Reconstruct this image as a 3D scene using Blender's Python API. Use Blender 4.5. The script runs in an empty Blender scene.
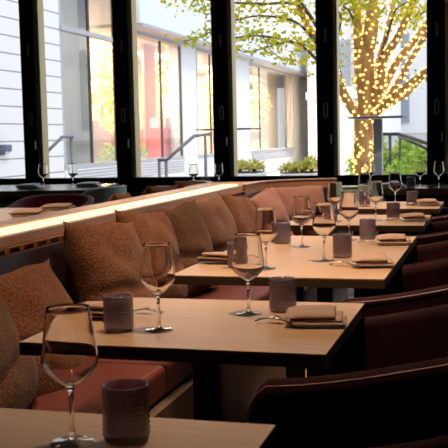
import bpy, math, random
from mathutils import Vector, Matrix, noise
random.seed(7)
R = math.radians
PI = math.pi
S = bpy.context.scene
COL = S.collection

# ---------------------------------------------------------------- camera
F_PX, PITCH, ROLL, YAW, EYE = 959.1, 0.09077, -0.02187, -0.27644, 1.2023
cy, sy = math.cos(YAW), math.sin(YAW)
_r = Vector((cy, -sy, 0)); _f = Vector((sy, cy, 0)); _u = Vector((0, 0, 1))
cp, sp = math.cos(PITCH), math.sin(PITCH)
FW = _f*cp - _u*sp; _u2 = _u*cp + _f*sp
cr, sr = math.cos(ROLL), math.sin(ROLL)
RT = _r*cr + _u2*sr; UP = _u2*cr - _r*sr
EYEP = Vector((0, 0, EYE))
cam_d = bpy.data.cameras.new('camera'); cam = bpy.data.objects.new('camera', cam_d); COL.objects.link(cam)
cam_d.sensor_width = 36; cam_d.lens = F_PX*36/448
cam_d.clip_start = 0.02; cam_d.clip_end = 300
M = Matrix((RT, UP, -FW)).transposed().to_4x4(); M.translation = EYEP
cam.matrix_world = M
S.camera = cam
cam_d.dof.use_dof = True; cam_d.dof.focus_distance = 2.9; cam_d.dof.aperture_fstop = 18

def uy(u, v, Y):            # the place at distance Y on the line of sight of a photo pixel
    d = FW + RT*((u-224)/F_PX) - UP*((v-224)/F_PX)
    return EYEP + d*(Y/d.y)

# ---------------------------------------------------------------- world, sun, exposure
W = bpy.data.worlds.new('sky'); S.world = W; W.use_nodes = True
bg = W.node_tree.nodes['Background']
bg.inputs['Color'].default_value = (0.86, 0.92, 1.0, 1); bg.inputs['Strength'].default_value = 1.3
sun_d = bpy.data.lights.new('sun', 'SUN'); sun_d.energy = 1.1; sun_d.angle = R(6); sun_d.color = (1, .95, .86)
sun = bpy.data.objects.new('sun', sun_d); COL.objects.link(sun)
sun.rotation_euler = Vector((0.55, -0.45, 0.75)).to_track_quat('Z', 'Y').to_euler()
S.view_settings.view_transform = 'Standard'; S.view_settings.look = 'None'
S.view_settings.exposure = 0.45; S.view_settings.gamma = 1.0; S.view_settings.use_curve_mapping = False
S.cycles.transparent_max_bounces = 24; S.cycles.transmission_bounces = 14; S.cycles.max_bounces = 14
S.cycles.caustics_refractive = True; S.cycles.caustics_reflective = False
S.cycles.sample_clamp_indirect = 4.0

def area(name, loc, size, power, col, rot=(0, 0, 0), sizey=None):
    d = bpy.data.lights.new(name, 'AREA'); d.energy = power; d.color = col; d.size = size
    if sizey: d.shape = 'RECTANGLE'; d.size_y = sizey
    o = bpy.data.objects.new(name, d); COL.objects.link(o); o.location = loc; o.rotation_euler = rot
    return o

# ---------------------------------------------------------------- materials
def newmat(name):
    m = bpy.data.materials.new(name); m.use_nodes = True
    nt = m.node_tree; return m, nt, nt.nodes['Principled BSDF']
def pmat(name, col, rough=.5, metal=0, col2=None, nscale=8, stretch=(1, 1, 1), bump=0, bscale=60, spec=.5, sheen=0,
         coat=0, detail=4, lo=.35, hi=.65):
    m, nt, b = newmat(name)
    b.inputs['Roughness'].default_value = rough; b.inputs['Metallic'].default_value = metal
    b.inputs['Specular IOR Level'].default_value = spec
    if sheen: b.inputs['Sheen Weight'].default_value = sheen; b.inputs['Sheen Roughness'].default_value = .45
    if coat: b.inputs['Coat Weight'].default_value = coat; b.inputs['Coat Roughness'].default_value = .12
    b.inputs['Base Color'].default_value = (*col, 1)
    if col2 or bump:
        tc = nt.nodes.new('ShaderNodeTexCoord'); mp = nt.nodes.new('ShaderNodeMapping')
        nt.links.new(tc.outputs['Object'], mp.inputs['Vector']); mp.inputs['Scale'].default_value = stretch
    if col2:
        n = nt.nodes.new('ShaderNodeTexNoise'); n.inputs['Scale'].default_value = nscale; n.inputs['Detail'].default_value = detail
        nt.links.new(mp.outputs[0], n.inputs['Vector'])
        r = nt.nodes.new('ShaderNodeValToRGB'); r.color_ramp.elements[0].position = lo; r.color_ramp.elements[1].position = hi
        r.color_ramp.elements[0].color = (*col, 1); r.color_ramp.elements[1].color = (*col2, 1)
        nt.links.new(n.outputs['Fac'], r.inputs['Fac']); nt.links.new(r.outputs['Color'], b.inputs['Base Color'])
    if bump:
        n2 = nt.nodes.new('ShaderNodeTexNoise'); n2.inputs['Scale'].default_value = bscale
        nt.links.new(mp.outputs[0], n2.inputs['Vector'])
        bp = nt.nodes.new('ShaderNodeBump'); bp.inputs['Strength'].default_value = bump; bp.inputs['Distance'].default_value = .01
        nt.links.new(n2.outputs['Fac'], bp.inputs['Height']); nt.links.new(bp.outputs['Normal'], b.inputs['Normal'])
    return m
def emat(name, col, st):
    m, nt, b = newmat(name)
    b.inputs['Base Color'].default_value = (*col, 1)
    b.inputs['Emission Color'].default_value = (*col, 1); b.inputs['Emission Strength'].default_value = st
    return m
def schlick(nt, f0, boost=1.0):     # reflectance from the viewing angle, the same on both faces of a thin sheet
    lw = nt.nodes.new('ShaderNodeLayerWeight'); lw.inputs['Blend'].default_value = .5
    pw = nt.nodes.new('ShaderNodeMath'); pw.operation = 'POWER'; pw.inputs[1].default_value = 4.2; nt.links.new(lw.outputs['Facing'], pw.inputs[0])
    ma = nt.nodes.new('ShaderNodeMath'); ma.operation = 'MULTIPLY_ADD'; ma.inputs[1].default_value = (1-f0)*boost; ma.inputs[2].default_value = f0; ma.use_clamp = True
    nt.links.new(pw.outputs[0], ma.inputs[0]); return ma, lw
def pane_mat(name, tint=(1, 1, 1), f0=.04, boost=1.0, rough=0.0, edge=None, haze=None):
    m, nt, b = newmat(name); nt.nodes.remove(b); out = nt.nodes['Material Output']
    t = nt.nodes.new('ShaderNodeBsdfTransparent'); t.inputs[0].default_value = (*tint, 1)
    g = nt.nodes.new('ShaderNodeBsdfGlossy'); g.inputs['Roughness'].default_value = rough
    ma, lw = schlick(nt, f0, boost)
    if edge:
        r = nt.nodes.new('ShaderNodeValToRGB'); r.color_ramp.elements[0].position = .45; r.color_ramp.elements[0].color = (*tint, 1)
        r.color_ramp.elements[1].position = .97; r.color_ramp.elements[1].color = (*edge, 1)
        nt.links.new(lw.outputs['Facing'], r.inputs['Fac']); nt.links.new(r.outputs['Color'], t.inputs[0])
    body = t
    if haze:
        d = nt.nodes.new('ShaderNodeBsdfDiffuse'); d.inputs['Color'].default_value = (*haze[0], 1)
        m2 = nt.nodes.new('ShaderNodeMixShader'); m2.inputs[0].default_value = haze[1]
        nt.links.new(t.outputs[0], m2.inputs[1]); nt.links.new(d.outputs[0], m2.inputs[2]); body = m2
    mx = nt.nodes.new('ShaderNodeMixShader')
    nt.links.new(ma.outputs[0], mx.inputs[0])
    nt.links.new(body.outputs[0], mx.inputs[1]); nt.links.new(g.outputs[0], mx.inputs[2]); nt.links.new(mx.outputs[0], out.inputs[0])
    return m
def glass_mat(name, col, rough, ior=1.5):
    m, nt, b = newmat(name)
    b.inputs['Base Color'].default_value = (*col, 1); b.inputs['Roughness'].default_value = rough
    b.inputs['IOR'].default_value = ior; b.inputs['Transmission Weight'].default_value = 1
    return m
def leaf_mat(name, c1, c2, trans=.4):
    m, nt, b = newmat(name); nt.nodes.remove(b); out = nt.nodes['Material Output']
    gi = nt.nodes.new('ShaderNodeTexCoord'); n = nt.nodes.new('ShaderNodeTexNoise'); n.inputs['Scale'].default_value = 3.5
    nt.links.new(gi.outputs['Object'], n.inputs['Vector'])
    r = nt.nodes.new('ShaderNodeValToRGB'); r.color_ramp.elements[0].position = .35; r.color_ramp.elements[1].position = .65
    r.color_ramp.elements[0].color = (*c1, 1); r.color_ramp.elements[1].color = (*c2, 1)
    nt.links.new(n.outputs['Fac'], r.inputs['Fac'])
    d = nt.nodes.new('ShaderNodeBsdfDiffuse'); t = nt.nodes.new('ShaderNodeBsdfTranslucent'); mx = nt.nodes.new('ShaderNodeMixShader')
    mx.inputs[0].default_value = trans
    for x in (d, t): nt.links.new(r.outputs['Color'], x.inputs['Color'])
    nt.links.new(d.outputs[0], mx.inputs[1]); nt.links.new(t.outputs[0], mx.inputs[2]); nt.links.new(mx.outputs[0], out.inputs[0])
    return m
def lattice_mat(name, c1, c2, scale):
    m, nt, b = newmat(name)
    tc = nt.nodes.new('ShaderNodeTexCoord'); mp = nt.nodes.new('ShaderNodeMapping'); mp.inputs['Rotation'].default_value = (R(45), 0, 0)
    ck = nt.nodes.new('ShaderNodeTexChecker'); ck.inputs['Scale'].default_value = scale
    ck.inputs['Color1'].default_value = (*c1, 1); ck.inputs['Color2'].default_value = (*c2, 1)
    nt.links.new(tc.outputs['Object'], mp.inputs[0]); nt.links.new(mp.outputs[0], ck.inputs['Vector'])
    nt.links.new(ck.outputs['Color'], b.inputs['Base Color']); b.inputs['Roughness'].default_value = .7
    return m
def siding_mat(name):
    m, nt, b = newmat(name)
    tc = nt.nodes.new('ShaderNodeTexCoord'); sx = nt.nodes.new('ShaderNodeSeparateXYZ'); nt.links.new(tc.outputs['Object'], sx.inputs[0])
    md = nt.nodes.new('ShaderNodeMath'); md.operation = 'PINGPONG'; md.inputs[1].default_value = .15
    nt.links.new(sx.outputs['Z'], md.inputs[0])
    r = nt.nodes.new('ShaderNodeValToRGB'); r.color_ramp.interpolation = 'LINEAR'
    r.color_ramp.elements[0].position = .006; r.color_ramp.elements[0].color = (.16, .17, .19, 1)
    r.color_ramp.elements[1].position = .014; r.color_ramp.elements[1].color = (.70, .71, .72, 1)
    nt.links.new(md.outputs[0], r.inputs['Fac']); nt.links.new(r.outputs['Color'], b.inputs['Base Color'])
    b.inputs['Roughness'].default_value = .8
    return m

m_black = pmat('black_metal', (.006, .006, .006), .55)
m_frame = pmat('black_window_frame', (.004, .004, .004), .7, spec=.2)
m_olive = pmat('olive_brass_strip', (.72, .60, .32), .5)
m_ledge = pmat('black_wall_paint', (.006, .006, .007), .8, spec=.2)
m_table = pmat('oak_laminate', (.36, .225, .125), .36, col2=(.42, .265, .15), nscale=5, stretch=(1, 14, 1), bump=.03, bscale=30, spec=.55)
m_edge = pmat('dark_table_edge', (.085, .045, .022), .5)
m_darktop = pmat('dark_green_stone', (.012, .03, .024), .18, col2=(.03, .055, .045), nscale=20)
m_brassedge = pmat('brass_brown_edge', (.16, .11, .04), .45)
m_wood = pmat('walnut_wood', (.36, .15, .065), .45, col2=(.44, .20, .09), nscale=6, stretch=(8, 1, 8))
m_wood2 = pmat('lit_walnut', (.50, .26, .14), .4, col2=(.58, .32, .18), nscale=6)  # walnut lightened to put the sheen of the curved rails into the colour
m_wooddark = pmat('dark_walnut', (.07, .028, .014), .5, col2=(.1, .04, .02), nscale=6)
m_pinkwood = pmat('pale_wood', (.62, .40, .29), .4)
m_base = pmat('brown_bench_base', (.07, .04, .022), .55)
m_leather = pmat('red_brown_leather', (.075, .012, .006), .5, col2=(.095, .016, .008), nscale=10, bump=.08, bscale=90)
m_leatherdk = pmat('dark_brown_leather', (.035, .018, .014), .5)
m_cush = pmat('rust_boucle', (.08, .029, .012), .95, col2=(.21, .083, .035), nscale=170, bump=.6, bscale=160, spec=.1, sheen=.12)
m_cush2 = pmat('dusty_rose_boucle', (.26, .13, .10), .95, col2=(.42, .21, .165), nscale=170, bump=.5, bscale=160, spec=.1, sheen=.12)
m_cush4 = pmat('brown_grey_boucle', (.12, .060, .037), .95, col2=(.22, .112, .07), nscale=240, bump=.5, bscale=160, spec=.1, sheen=.1)
m_cush3 = pmat('brown_boucle', (.06, .027, .014), .95, col2=(.16, .072, .037), nscale=170, bump=.6, bscale=160, spec=.1, sheen=.1)
m_velvet = pmat('burgundy_velvet', (.011, .0010, .0018), .8, col2=(.022, .002, .003), nscale=7, spec=.10, sheen=.03)
m_piping = pmat('burgundy_piping', (.13, .05, .045), .45, spec=.4)
m_plumpipe = pmat('pale_mauve_piping', (.7, .55, .62), .6)
m_plum = pmat('plum_velvet', (.36, .09, .15), .8, sheen=.4)
m_green = pmat('teal_leather', (.40, .60, .52), .45)
m_napkin = pmat('tan_linen', (.33, .225, .17), .9, bump=.15, bscale=220, spec=.1)
m_napkin2 = pmat('white_linen', (.85, .87, .9), .9)
m_steel = pmat('brushed_steel', (.45, .42, .38), .3, metal=1)
m_wine = glass_mat('clear_crystal', (1, .975, .94), 0.0, 1.5)
m_thin = pane_mat('whitened_crystal_foot', (.97, .95, .93), .30, 1.0, 0.06, (.85, .8, .75), ((.85, .8, .74), .30))  # white haze stands in for window light refracted in the foot
m_votive = pane_mat('smoky_plum_glass', (.66, .60, .67), .08, 1.0, .14, (.34, .29, .36), ((.35, .30, .41), .30))
m_pane = pane_mat('window_glass', (.99, .99, .99), .03, .6)
m_shop = pane_mat('shop_glass', (.97, .98, .98), .14, 1.0)
m_led = emat('led_diffuser', (1.0, .77, .42), .95)
m_led2 = emat('led_orange', (1.0, .28, .07), 2.0)
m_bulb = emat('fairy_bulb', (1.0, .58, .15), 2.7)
m_floor = pmat('dark_oak_floor', (.09, .05, .03), .4, col2=(.15, .085, .05), nscale=4, stretch=(12, 1, 1))
m_tan = pmat('tan_floor_inlay', (.55, .34, .2), .5)
m_grey = pmat('grey_floor_inlay', (.11, .10, .095), .5)
m_windowfloor = pmat('reflection_white_floor', (.82, .83, .86), .10, col2=(.72, .72, .75), nscale=3, spec=1.0)  # whitened to add to the window reflection on the polished floor
m_pull = pmat('satin_nickel', (.75, .75, .75), .5)
m_hinge = pmat('gunmetal', (.16, .16, .17), .5)
m_wallin = pmat('charcoal_wall', (.05, .04, .035), .8)
m_ceil = pmat('dark_ceiling', (.06, .05, .045), .8)
m_white = pmat('white_stucco', (.72, .74, .77), .85)
m_fascia = pmat('pale_blue_fascia', (.66, .72, .80), .6)
m_greyframe = pmat('grey_aluminium', (.36, .37, .42), .5)
m_lampgrey = pmat('blue_grey_metal', (.10, .12, .18), .5)
m_railgrey = pmat('satin_steel', (.16, .165, .19), .4)
m_darkframe = pmat('charcoal_aluminium', (.05, .05, .055), .5)
m_siding = siding_mat('white_board_siding')
m_latt = lattice_mat('grey_lattice', (.62, .63, .66), (.28, .29, .31), 22)
m_latt2 = lattice_mat('beige_lattice', (.82, .74, .70), (.58, .48, .45), 11)
m_pave = pmat('pale_paving', (.62, .63, .66), .8, col2=(.56, .57, .6), nscale=2)
m_bark = pmat('bulb_glow_bark', (.24, .125, .04), .9, col2=(.38, .22, .08), nscale=14, stretch=(1, 1, .3), bump=.6, bscale=30)  # golden tone puts the glow of the bulbs into the bark colour
m_twig = pmat('dark_twig', (.07, .05, .04), .9)
m_leaf = leaf_mat('autumn_leaf', (.36, .42, .03), (.74, .60, .05), .5)
m_hedge = leaf_mat('hedge_leaf', (.24, .42, .07), (.55, .66, .16), .35)
m_shrub = leaf_mat('planter_leaf', (.42, .48, .10), (.75, .68, .22), .45)
m_soil = pmat('dark_soil', (.05, .035, .02), .95)
m_shopwall = pmat('sand_plaster', (.62, .42, .22), .8)
m_curtain = pmat('olive_curtain', (.50, .48, .34), .8)
m_orange = pmat('terracotta_panel', (.70, .27, .15), .7)
m_pink = pmat('pale_pink_panel', (.80, .55, .52), .7)
m_red = pmat('red_awning_cloth', (.75, .10, .06), .7)
m_blue = pmat('pale_blue_cloth', (.45, .62, .75), .7)
m_shopfloor = pmat('stone_shop_floor', (.45, .42, .36), .5)
m_lampwhite = emat('fill_panel', (1, .9, .72), 2.5)
m_tower = pmat('pale_stone_cladding', (.74, .75, .78), .8)
m_towerwin = pmat('blue_grey_window', (.28, .33, .40), .3)
m_concrete = pmat('grey_concrete', (.42, .43, .45), .8)
m_rail = pmat('black_railing', (.03, .03, .035), .5)
m_downlight = emat('warm_downlight', (1, .7, .4), 3.0)

# ---------------------------------------------------------------- mesh helpers
class MB:
    def __init__(s): s.v = []; s.f = []; s.sm = []
    def add(s, vs, fs, smooth=False):
        o = len(s.v); s.v += [tuple(v) for v in vs]; s.f += [tuple(i+o for i in f) for f in fs]; s.sm += [smooth]*len(fs); return s
    def box(s, x0, x1, y0, y1, z0, z1, b=0):
        vs = [(x, y, z) for x in (x0, x1) for y in (y0, y1) for z in (z0, z1)]
        s.add(vs, [(0, 1, 3, 2), (4, 6, 7, 5), (0, 4, 5, 1), (2, 3, 7, 6), (0, 2, 6, 4), (1, 5, 7, 3)]); return s
    def tube(s, pts, rad, n=10, caps=True):
        pts = [Vector(p) for p in pts]; k = len(pts)
        rr = rad if isinstance(rad, (list, tuple)) else [rad]*k
        vs = []; up = None
        for i, p in enumerate(pts):
            t = (pts[min(i+1, k-1)] - pts[max(i-1, 0)]).normalized()
            if up is None: up = t.orthogonal().normalized()
            up = (up - t*up.dot(t)).normalized(); sd = t.cross(up)
            for j in range(n):
                a = 2*PI*j/n; vs.append(p + (up*math.cos(a) + sd*math.sin(a))*rr[i])
        fs = [(i*n+j, i*n+(j+1) % n, (i+1)*n+(j+1) % n, (i+1)*n+j) for i in range(k-1) for j in range(n)]
        if caps: fs += [tuple(reversed(range(n))), tuple(range((k-1)*n, k*n))]
        s.add(vs, fs, True); return s
    def lathe(s, prof, n=32, c=(0, 0, 0), closed=False):
        vs = []; k = len(prof)
        for (r, z) in prof:
            for j in range(n):
                a = 2*PI*j/n; vs.append((c[0]+r*math.cos(a), c[1]+r*math.sin(a), c[2]+z))
        rng = k if closed else k-1
        fs = [(i*n+j, i*n+(j+1) % n, ((i+1) % k)*n+(j+1) % n, ((i+1) % k)*n+j) for i in range(rng) for j in range(n)]
        if not closed: fs += [tuple(reversed(range(n))), tuple(range((k-1)*n, k*n))]
        s.add(vs, fs, True); return s
    def sweep(s, path, prof, smooth=True):      # prof: (offset to the left of travel, z); path: xy points
        P = [Vector((p[0], p[1])) for p in path]; k = len(P); m = len(prof); vs = []
        for i, p in enumerate(P):
            t = (P[min(i+1, k-1)] - P[max(i-1, 0)]).normalized(); nrm = Vector((-t.y, t.x))
            for (o, z) in prof: q = p + nrm*o; vs.append((q.x, q.y, z))
        fs = [(i*m+j, i*m+(j+1) % m, (i+1)*m+(j+1) % m, (i+1)*m+j) for i in range(k-1) for j in range(m)]
        fs += [tuple(reversed(range(m))), tuple(range((k-1)*m, k*m))]
        s.add(vs, fs, False); return s
    def ico(s, c, r, sub=0):
        t = (1+5**.5)/2
        V = [(-1, t, 0), (1, t, 0), (-1, -t, 0), (1, -t, 0), (0, -1, t), (0, 1, t), (0, -1, -t), (0, 1, -t), (t, 0, -1), (t, 0, 1), (-t, 0, -1), (-t, 0, 1)]
        Fc = [(0, 11, 5), (0, 5, 1), (0, 1, 7), (0, 7, 10), (0, 10, 11), (1, 5, 9), (5, 11, 4), (11, 10, 2), (10, 7, 6), (7, 1, 8), (3, 9, 4), (3, 4, 2), (3, 2, 6), (3, 6, 8), (3, 8, 9), (4, 9, 5), (2, 4, 11), (6, 2, 10), (8, 6, 7), (9, 8, 1)]
        s.add([(c[0]+v[0]*r/1.9, c[1]+v[1]*r/1.9, c[2]+v[2]*r/1.9) for v in V], Fc, True); return s
    def leaf(s, c, ln, wd, d=None):
        a = Vector((random.gauss(0, 1), random.gauss(0, 1), random.gauss(0, .6))).normalized() if d is None else d
        b = a.cross(Vector((random.gauss(0, 1), random.gauss(0, 1), random.gauss(0, 1)))).normalized(); c = Vector(c)
        nn = a.cross(b)*ln*.12
        s.add([c, c+a*ln*.35+b*wd+nn, c+a*ln*.75+b*wd*.7+nn, c+a*ln, c+a*ln*.75-b*wd*.7+nn, c+a*ln*.35-b*wd+nn], [(0, 1, 2, 3), (0, 3, 4, 5)]); return s
    def mesh(s, name, m):
        me = bpy.data.meshes.new(name); me.from_pydata(s.v, [], s.f); me.materials.append(m)
        me.polygons.foreach_set('use_smooth', s.sm); me.update(); return me
    def build(s, name, m, parent=None, bevel=0, seg=2, sub=0):
        o = bpy.data.objects.new(name, s.mesh(name, m)); COL.objects.link(o)
        if parent: o.parent = parent
        if bevel:
            b = o.modifiers.new('b', 'BEVEL'); b.width = bevel; b.segments = seg; b.limit_method = 'ANGLE'; b.angle_limit = R(40)
        if sub:
            b = o.modifiers.new('s', 'SUBSURF'); b.levels = sub; b.render_levels = sub
        return o
def tag(o, label=None, cat=None, group=None, kind=None):
    if label: o['label'] = label
    if cat: o['category'] = cat
    if group: o['group'] = group
    if kind: o['kind'] = kind
    return o
def thing(name, label, cat, loc=(0, 0, 0), rz=0, group=None):
    o = bpy.data.objects.new(name, None); COL.objects.link(o); o.empty_display_size = .05
    o.location = loc; o.rotation_euler = (0, 0, rz); return tag(o, label, cat, group)
def struct(name, mb, m, label=None, bevel=0):
    o = mb.build(name, m, None, bevel); o['kind'] = 'structure'
    if label: o['label'] = label
    return o
def dup(root, loc, rz, label, group=None):
    r = root.copy(); COL.objects.link(r); r.location = loc; r.rotation_euler = (0, 0, rz); r['label'] = label
    if group: r['group'] = group
    for ch in list(root.children):
        c = ch.copy(); COL.objects.link(c); c.parent = r
        for g in list(ch.children):
            d = g.copy(); COL.objects.link(d); d.parent = c
    return r

# ---------------------------------------------------------------- room shell
YW = 8.6
RX0, RX1, RY0 = -7.0, 2.6, -1.6
struct('floor', MB().box(RX0, RX1, RY0, YW+.2, -.1, 0), m_floor)
struct('floor_tile', MB().box(-1.9, -.72, 5.9, YW-.05, 0, .004), m_windowfloor, 'polished floor by the windows, whitened for their reflection')
struct('floor_inlay_strip', MB().box(-1.0, -.93, RY0, 5.3, 0, .004), m_grey, 'grey floor strip along the bench')
struct('floor_inlay_border', MB().box(-.93, -.86, RY0, 5.3, 0, .005), m_tan, 'tan wood floor strip')
struct('ceiling', MB().box(RX0, RX1, RY0, YW+.2, 3.1, 3.2), m_ceil)
struct('wall_left', MB().box(RX0-.15, RX0, RY0, YW+.2, 0, 3.1), m_wallin)
struct('wall_right', MB().box(RX1, RX1+.15, RY0, YW+.2, 0, 3.1), m_wallin)
struct('wall_rear', MB().box(RX0, RX1, RY0-.15, RY0, 0, 3.1), m_wallin)
ws = .745                                  # sill height of the low wall
struct('wall_window_side', MB().box(RX0, RX1, YW, YW+.14, .26, ws), m_ledge)
struct('wall_window_side_foot', MB().box(RX0, RX1, YW, YW+.14, 0, .07), m_ledge)
struct('wall_window_header', MB().box(RX0, RX1, YW, YW+.14, 2.85, 3.1), m_ledge)
MX0, PITCHX = -4.457, .9706
mull = [MX0 + PITCHX*i for i in range(-2, 8)]
MW = .155
for i, x in enumerate(mull):
    # frame posts between the folding panes
    if x+MW > RX1: break
    nx = min(mull[i+1], RX1) if i+1 < len(mull) else RX1
    w = thing('window_%d' % (i+1), None, None, (x, YW, 0)); w['kind'] = 'structure'
    MB().box(0, MW, -.03, .10, ws, 2.85).build('window_frame_post', m_frame, w, .004)
    MB().box(MW, MW+.03, .008, .135, .834, 2.80).build('window_trim_strip', m_olive, w)
    fr = MB(); fr.box(MW, nx-x, -.02, .10, ws, .832); fr.box(MW, nx-x, -.02, .10, 2.78, 2.85); fr.build('window_frame_rail', m_frame, w, .003)
    MB().box(MW, nx-x, -.003, .003, .832, 2.78).build('window_glass', m_pane, w)
    MB().box(0, MW, -.02, .10, .07, .26).build('window_lower_post', m_frame, w, .003)
    MB().box(MW, nx-x, .035, .043, .07, .26).build('window_lower_glass', m_pane, w)
    # recessed pull and hinge plates
    h = MB(); h.tube([(.085+.016*math.cos(a), -.036, 1.42+(.045 if math.sin(a) > 0 else -.045)+.016*math.sin(a)) for a in [2*PI*k/16 for k in range(17)]], .004, 6)
    h.build('window_pull', m_pull, w)
    MB().box(.075, .10, -.036, -.03, 2.02, 2.14).build('window_hinge_plate', m_hinge, w, .002)
    MB().box(.125, .135, -.05, -.03, 1.12, 1.20).build('window_latch', m_pull, w, .002)

# ceiling downlights, unseen; the one at the bench bend added to brighten cushions
SPOTS = [(-.45, 2.2, 150, 'over the second oak table'), (-.5, 3.55, 270, 'over the long double oak table'), (-.55, 5.1, 150, 'over the small oak table'),
         (-.6, 6.2, 110, 'over the farthest oak table'), (-.7, .9, 3, 'over the nearest table'), (-3.0, 5.0, 220, 'over the table behind the partition'),
         (-1.35, 2.9, 110, 'over the near end of the bench'), (-1.35, 4.6, 175, 'over the middle of the bench'), (-1.25, 6.0, 150, 'added over the bend of the bench to brighten its cushions')]
for (x, y, e, lb) in SPOTS:
    t = thing('downlight', 'small round recessed ceiling lamp ' + lb, 'ceiling lamp', (x, y, 3.1), 0, 'recessed ceiling lamps')
    MB().lathe([(.045, -.012), (.06, -.012), (.06, 0), (.045, 0)], 24, closed=True).build('trim_ring', m_black, t)
    MB().lathe([(.044, -.006), (.044, 0)], 24).build('lamp_lens', m_downlight, t)
    d = bpy.data.lights.new('downlight_beam', 'SPOT'); d.energy = e; d.color = (1, .71, .48); d.spot_size = R(62); d.spot_blend = .9; d.shadow_soft_size = .10
    o = bpy.data.objects.new('downlight_beam', d); COL.objects.link(o); o.location = (x, y, 3.05)

# ---------------------------------------------------------------- banquette and partition
def arc(cx, cyy, r, a0, a1, n=14): return [(cx+r*math.cos(R(a0+(a1-a0)*k/n)), cyy+r*math.sin(R(a0+(a1-a0)*k/n))) for k in range(n+1)]
XR, ZC = -1.58, .885
path = [(XR, -.9), (XR, 2), (XR, 4), (XR, 6.15)] + arc(XR+.5, 6.3, .5, 180, 97, 14) + [(-1.13, 6.81), (-1.09, 6.82)]
# partition (straight run) with a lit trough in the top
pt = thing('light_partition', 'low wooden partition with a glowing yellow light trough along its top behind the cushions', 'partition', (0, 0, 0))
XB = -1.90
MB().box(XB+.03, XR-.03, -.9, 6.3, 0, .80).build('core_panel', m_wooddark, pt)
MB().box(XR-.03, XR, -.9, 6.4, ZC-.035, ZC).build('front_cap', m_pinkwood, pt, .003)
MB().box(XB, XB+.105, -.9, 6.4, ZC-.035, ZC).build('back_cap', m_pinkwood, pt, .003)
MB().box(XB, XR, 6.36, 6.42, ZC-.06, ZC+.004).build('end_cap', m_pinkwood, pt, .003)
MB().box(XB+.105, XR-.03, -.9, 6.36, ZC-.04, ZC-.008).build('light_diffuser', m_led, pt)
MB().box(XR-.05, XR-.042, -.9, 6.3, .818, .85).build('glow_strip', m_led2, pt)
bl = MB(); y = -.85
while y < 6.2: bl.box(XR-.04, XR-.012, y, y+.07, .80, .85); y += .105
bl.build('spacer_blocks', m_wooddark, pt)
# front bench
bench = thing('banquette_bench', 'long red leather banquette curving at its far end beside the window tables', 'bench', (0, 0, 0))
cpath = [(XR, 6.05), (XR, 6.15)] + path[4:]
MB().sweep(path, [(.03, .842), (-.012, .842), (-.012, ZC-.037), (.03, ZC-.037)]).build('wooden_rail', m_wood, bench)
MB().sweep(cpath, [(.035, ZC-.08), (-.014, ZC-.08), (-.014, ZC-.002), (.035, ZC-.002)]).build('curved_rail', m_wood2, bench)
MB().sweep(cpath, [(.037, ZC-.002), (-.018, ZC-.002), (-.018, ZC+.005), (.037, ZC+.005)]).build('curved_rail_cap', m_pinkwood, bench)
MB().sweep(path, [(-.01, .40), (-.06, .42), (-.075, .60), (-.04, .826), (-.005, .826)]).build('backrest', m_leatherdk, bench)
MB().box(-1.56, -1.03, -.9, 6.2, .36, .465).build('seat', m_leather, bench, .02, 3)
MB().box(-1.56, -1.04, 6.2, 6.74, .36, .465).build('corner_seat', m_leather, bench, .02, 3)
MB().box(-1.55, -1.00, -.9, 6.70, 0, .355).build('bench_base', m_base, bench)
for y in (.6, 1.75, 2.9, 4.05, 5.2): MB().box(-1.55, -1.028, y-.003, y+.003, .40, .4665).build('seam', m_leatherdk, bench)
for x in (-1.12, -1.2): MB().box(x-.012, x+.012, 6.80, 6.83, 0, .81).build('rail_post', m_wood, bench)
# the other side's bench, curving the other way
ob = thing('rear_banquette', 'brown wooden curved bench end just behind the end of the light trough', 'bench', (0, 0, 0))
path2 = [(XB, 5.9), (XB, 6.3)] + arc(XB-.5, 6.35, .5, 0, 62, 12)
MB().sweep(path2, [(.035, ZC-.08), (-.01, ZC-.08), (-.01, ZC), (.035, ZC)]).build('curved_rail', m_wood2, ob)
MB().sweep(path2, [(.02, 0), (.005, 0), (.005, ZC-.08), (.02, ZC-.08)]).build('backrest', m_leatherdk, ob)
MB().box(-2.42, XB, -.9, 6.6, .36, .465).build('seat', m_leather, ob, .02, 3)
MB().box(-2.40, XB, -.9, 6.6, 0, .355).build('bench_base', m_base, ob)

# ---------------------------------------------------------------- cushions
def cushion_mesh(seed, mat, wd=.45, th=.10):
    N = 28; vs = []; fs = []
    off = Vector((seed*7.3, seed*3.1, seed))
    def pt_(u, v, sgn):
        e = max(0, (1-u*u))*max(0, (1-v*v))
        t = th*(e**.40)*(1-.10*(u*u)-.22*v)
        k = 1 - .11*(abs(u*v))**3 + .10*(abs(u*v))**9     # rounded corners with a small ear at each tip
        x = u*wd/2*(1-.035*(1-v*v))*k; y = v*wd/2*(1-.035*(1-u*u))*k
        if v > 0: y *= 1 - .035*math.exp(-(u/.4)**2)      # a soft dent in the top edge
        p = Vector((x, sgn*t, y))
        n1 = noise.noise(p*5+off)*.026 + noise.noise(p*13+off)*.010 - .016*math.exp(-((p.z+.06+.35*p.x*math.sin(seed*2.1))/.022)**2)
        edge = e**.3
        wr = math.sin(14*(x+.6*y)+seed*2)*.004*max(0, -v)
        p.y += sgn*(n1+wr)*edge; p.x += noise.noise(p*5+off*2)*.012; p.z += noise.noise(p*5-off)*.012
        return p
    for sgn in (1, -1):
        for i in range(N+1):
            for j in range(N+1): vs.append(pt_(-1+2*i/N, -1+2*j/N, sgn))
    n1 = (N+1)**2
    for s_ in (0, 1):
        for i in range(N):
            for j in range(N):
                a = s_*n1+i*(N+1)+j; q = (a, a+1, a+N+2, a+N+1); fs.append(q if s_ else q[::-1])
    mb = MB(); mb.add(vs, fs, True); me = mb.mesh('throw_cushion', mat)
    import bmesh
    bm = bmesh.new(); bm.from_mesh(me); bmesh.ops.remove_doubles(bm, verts=bm.verts, dist=.0004); bm.to_mesh(me); bm.free()
    return me
def seamloop(seed, wd=.45):
    return None
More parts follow.
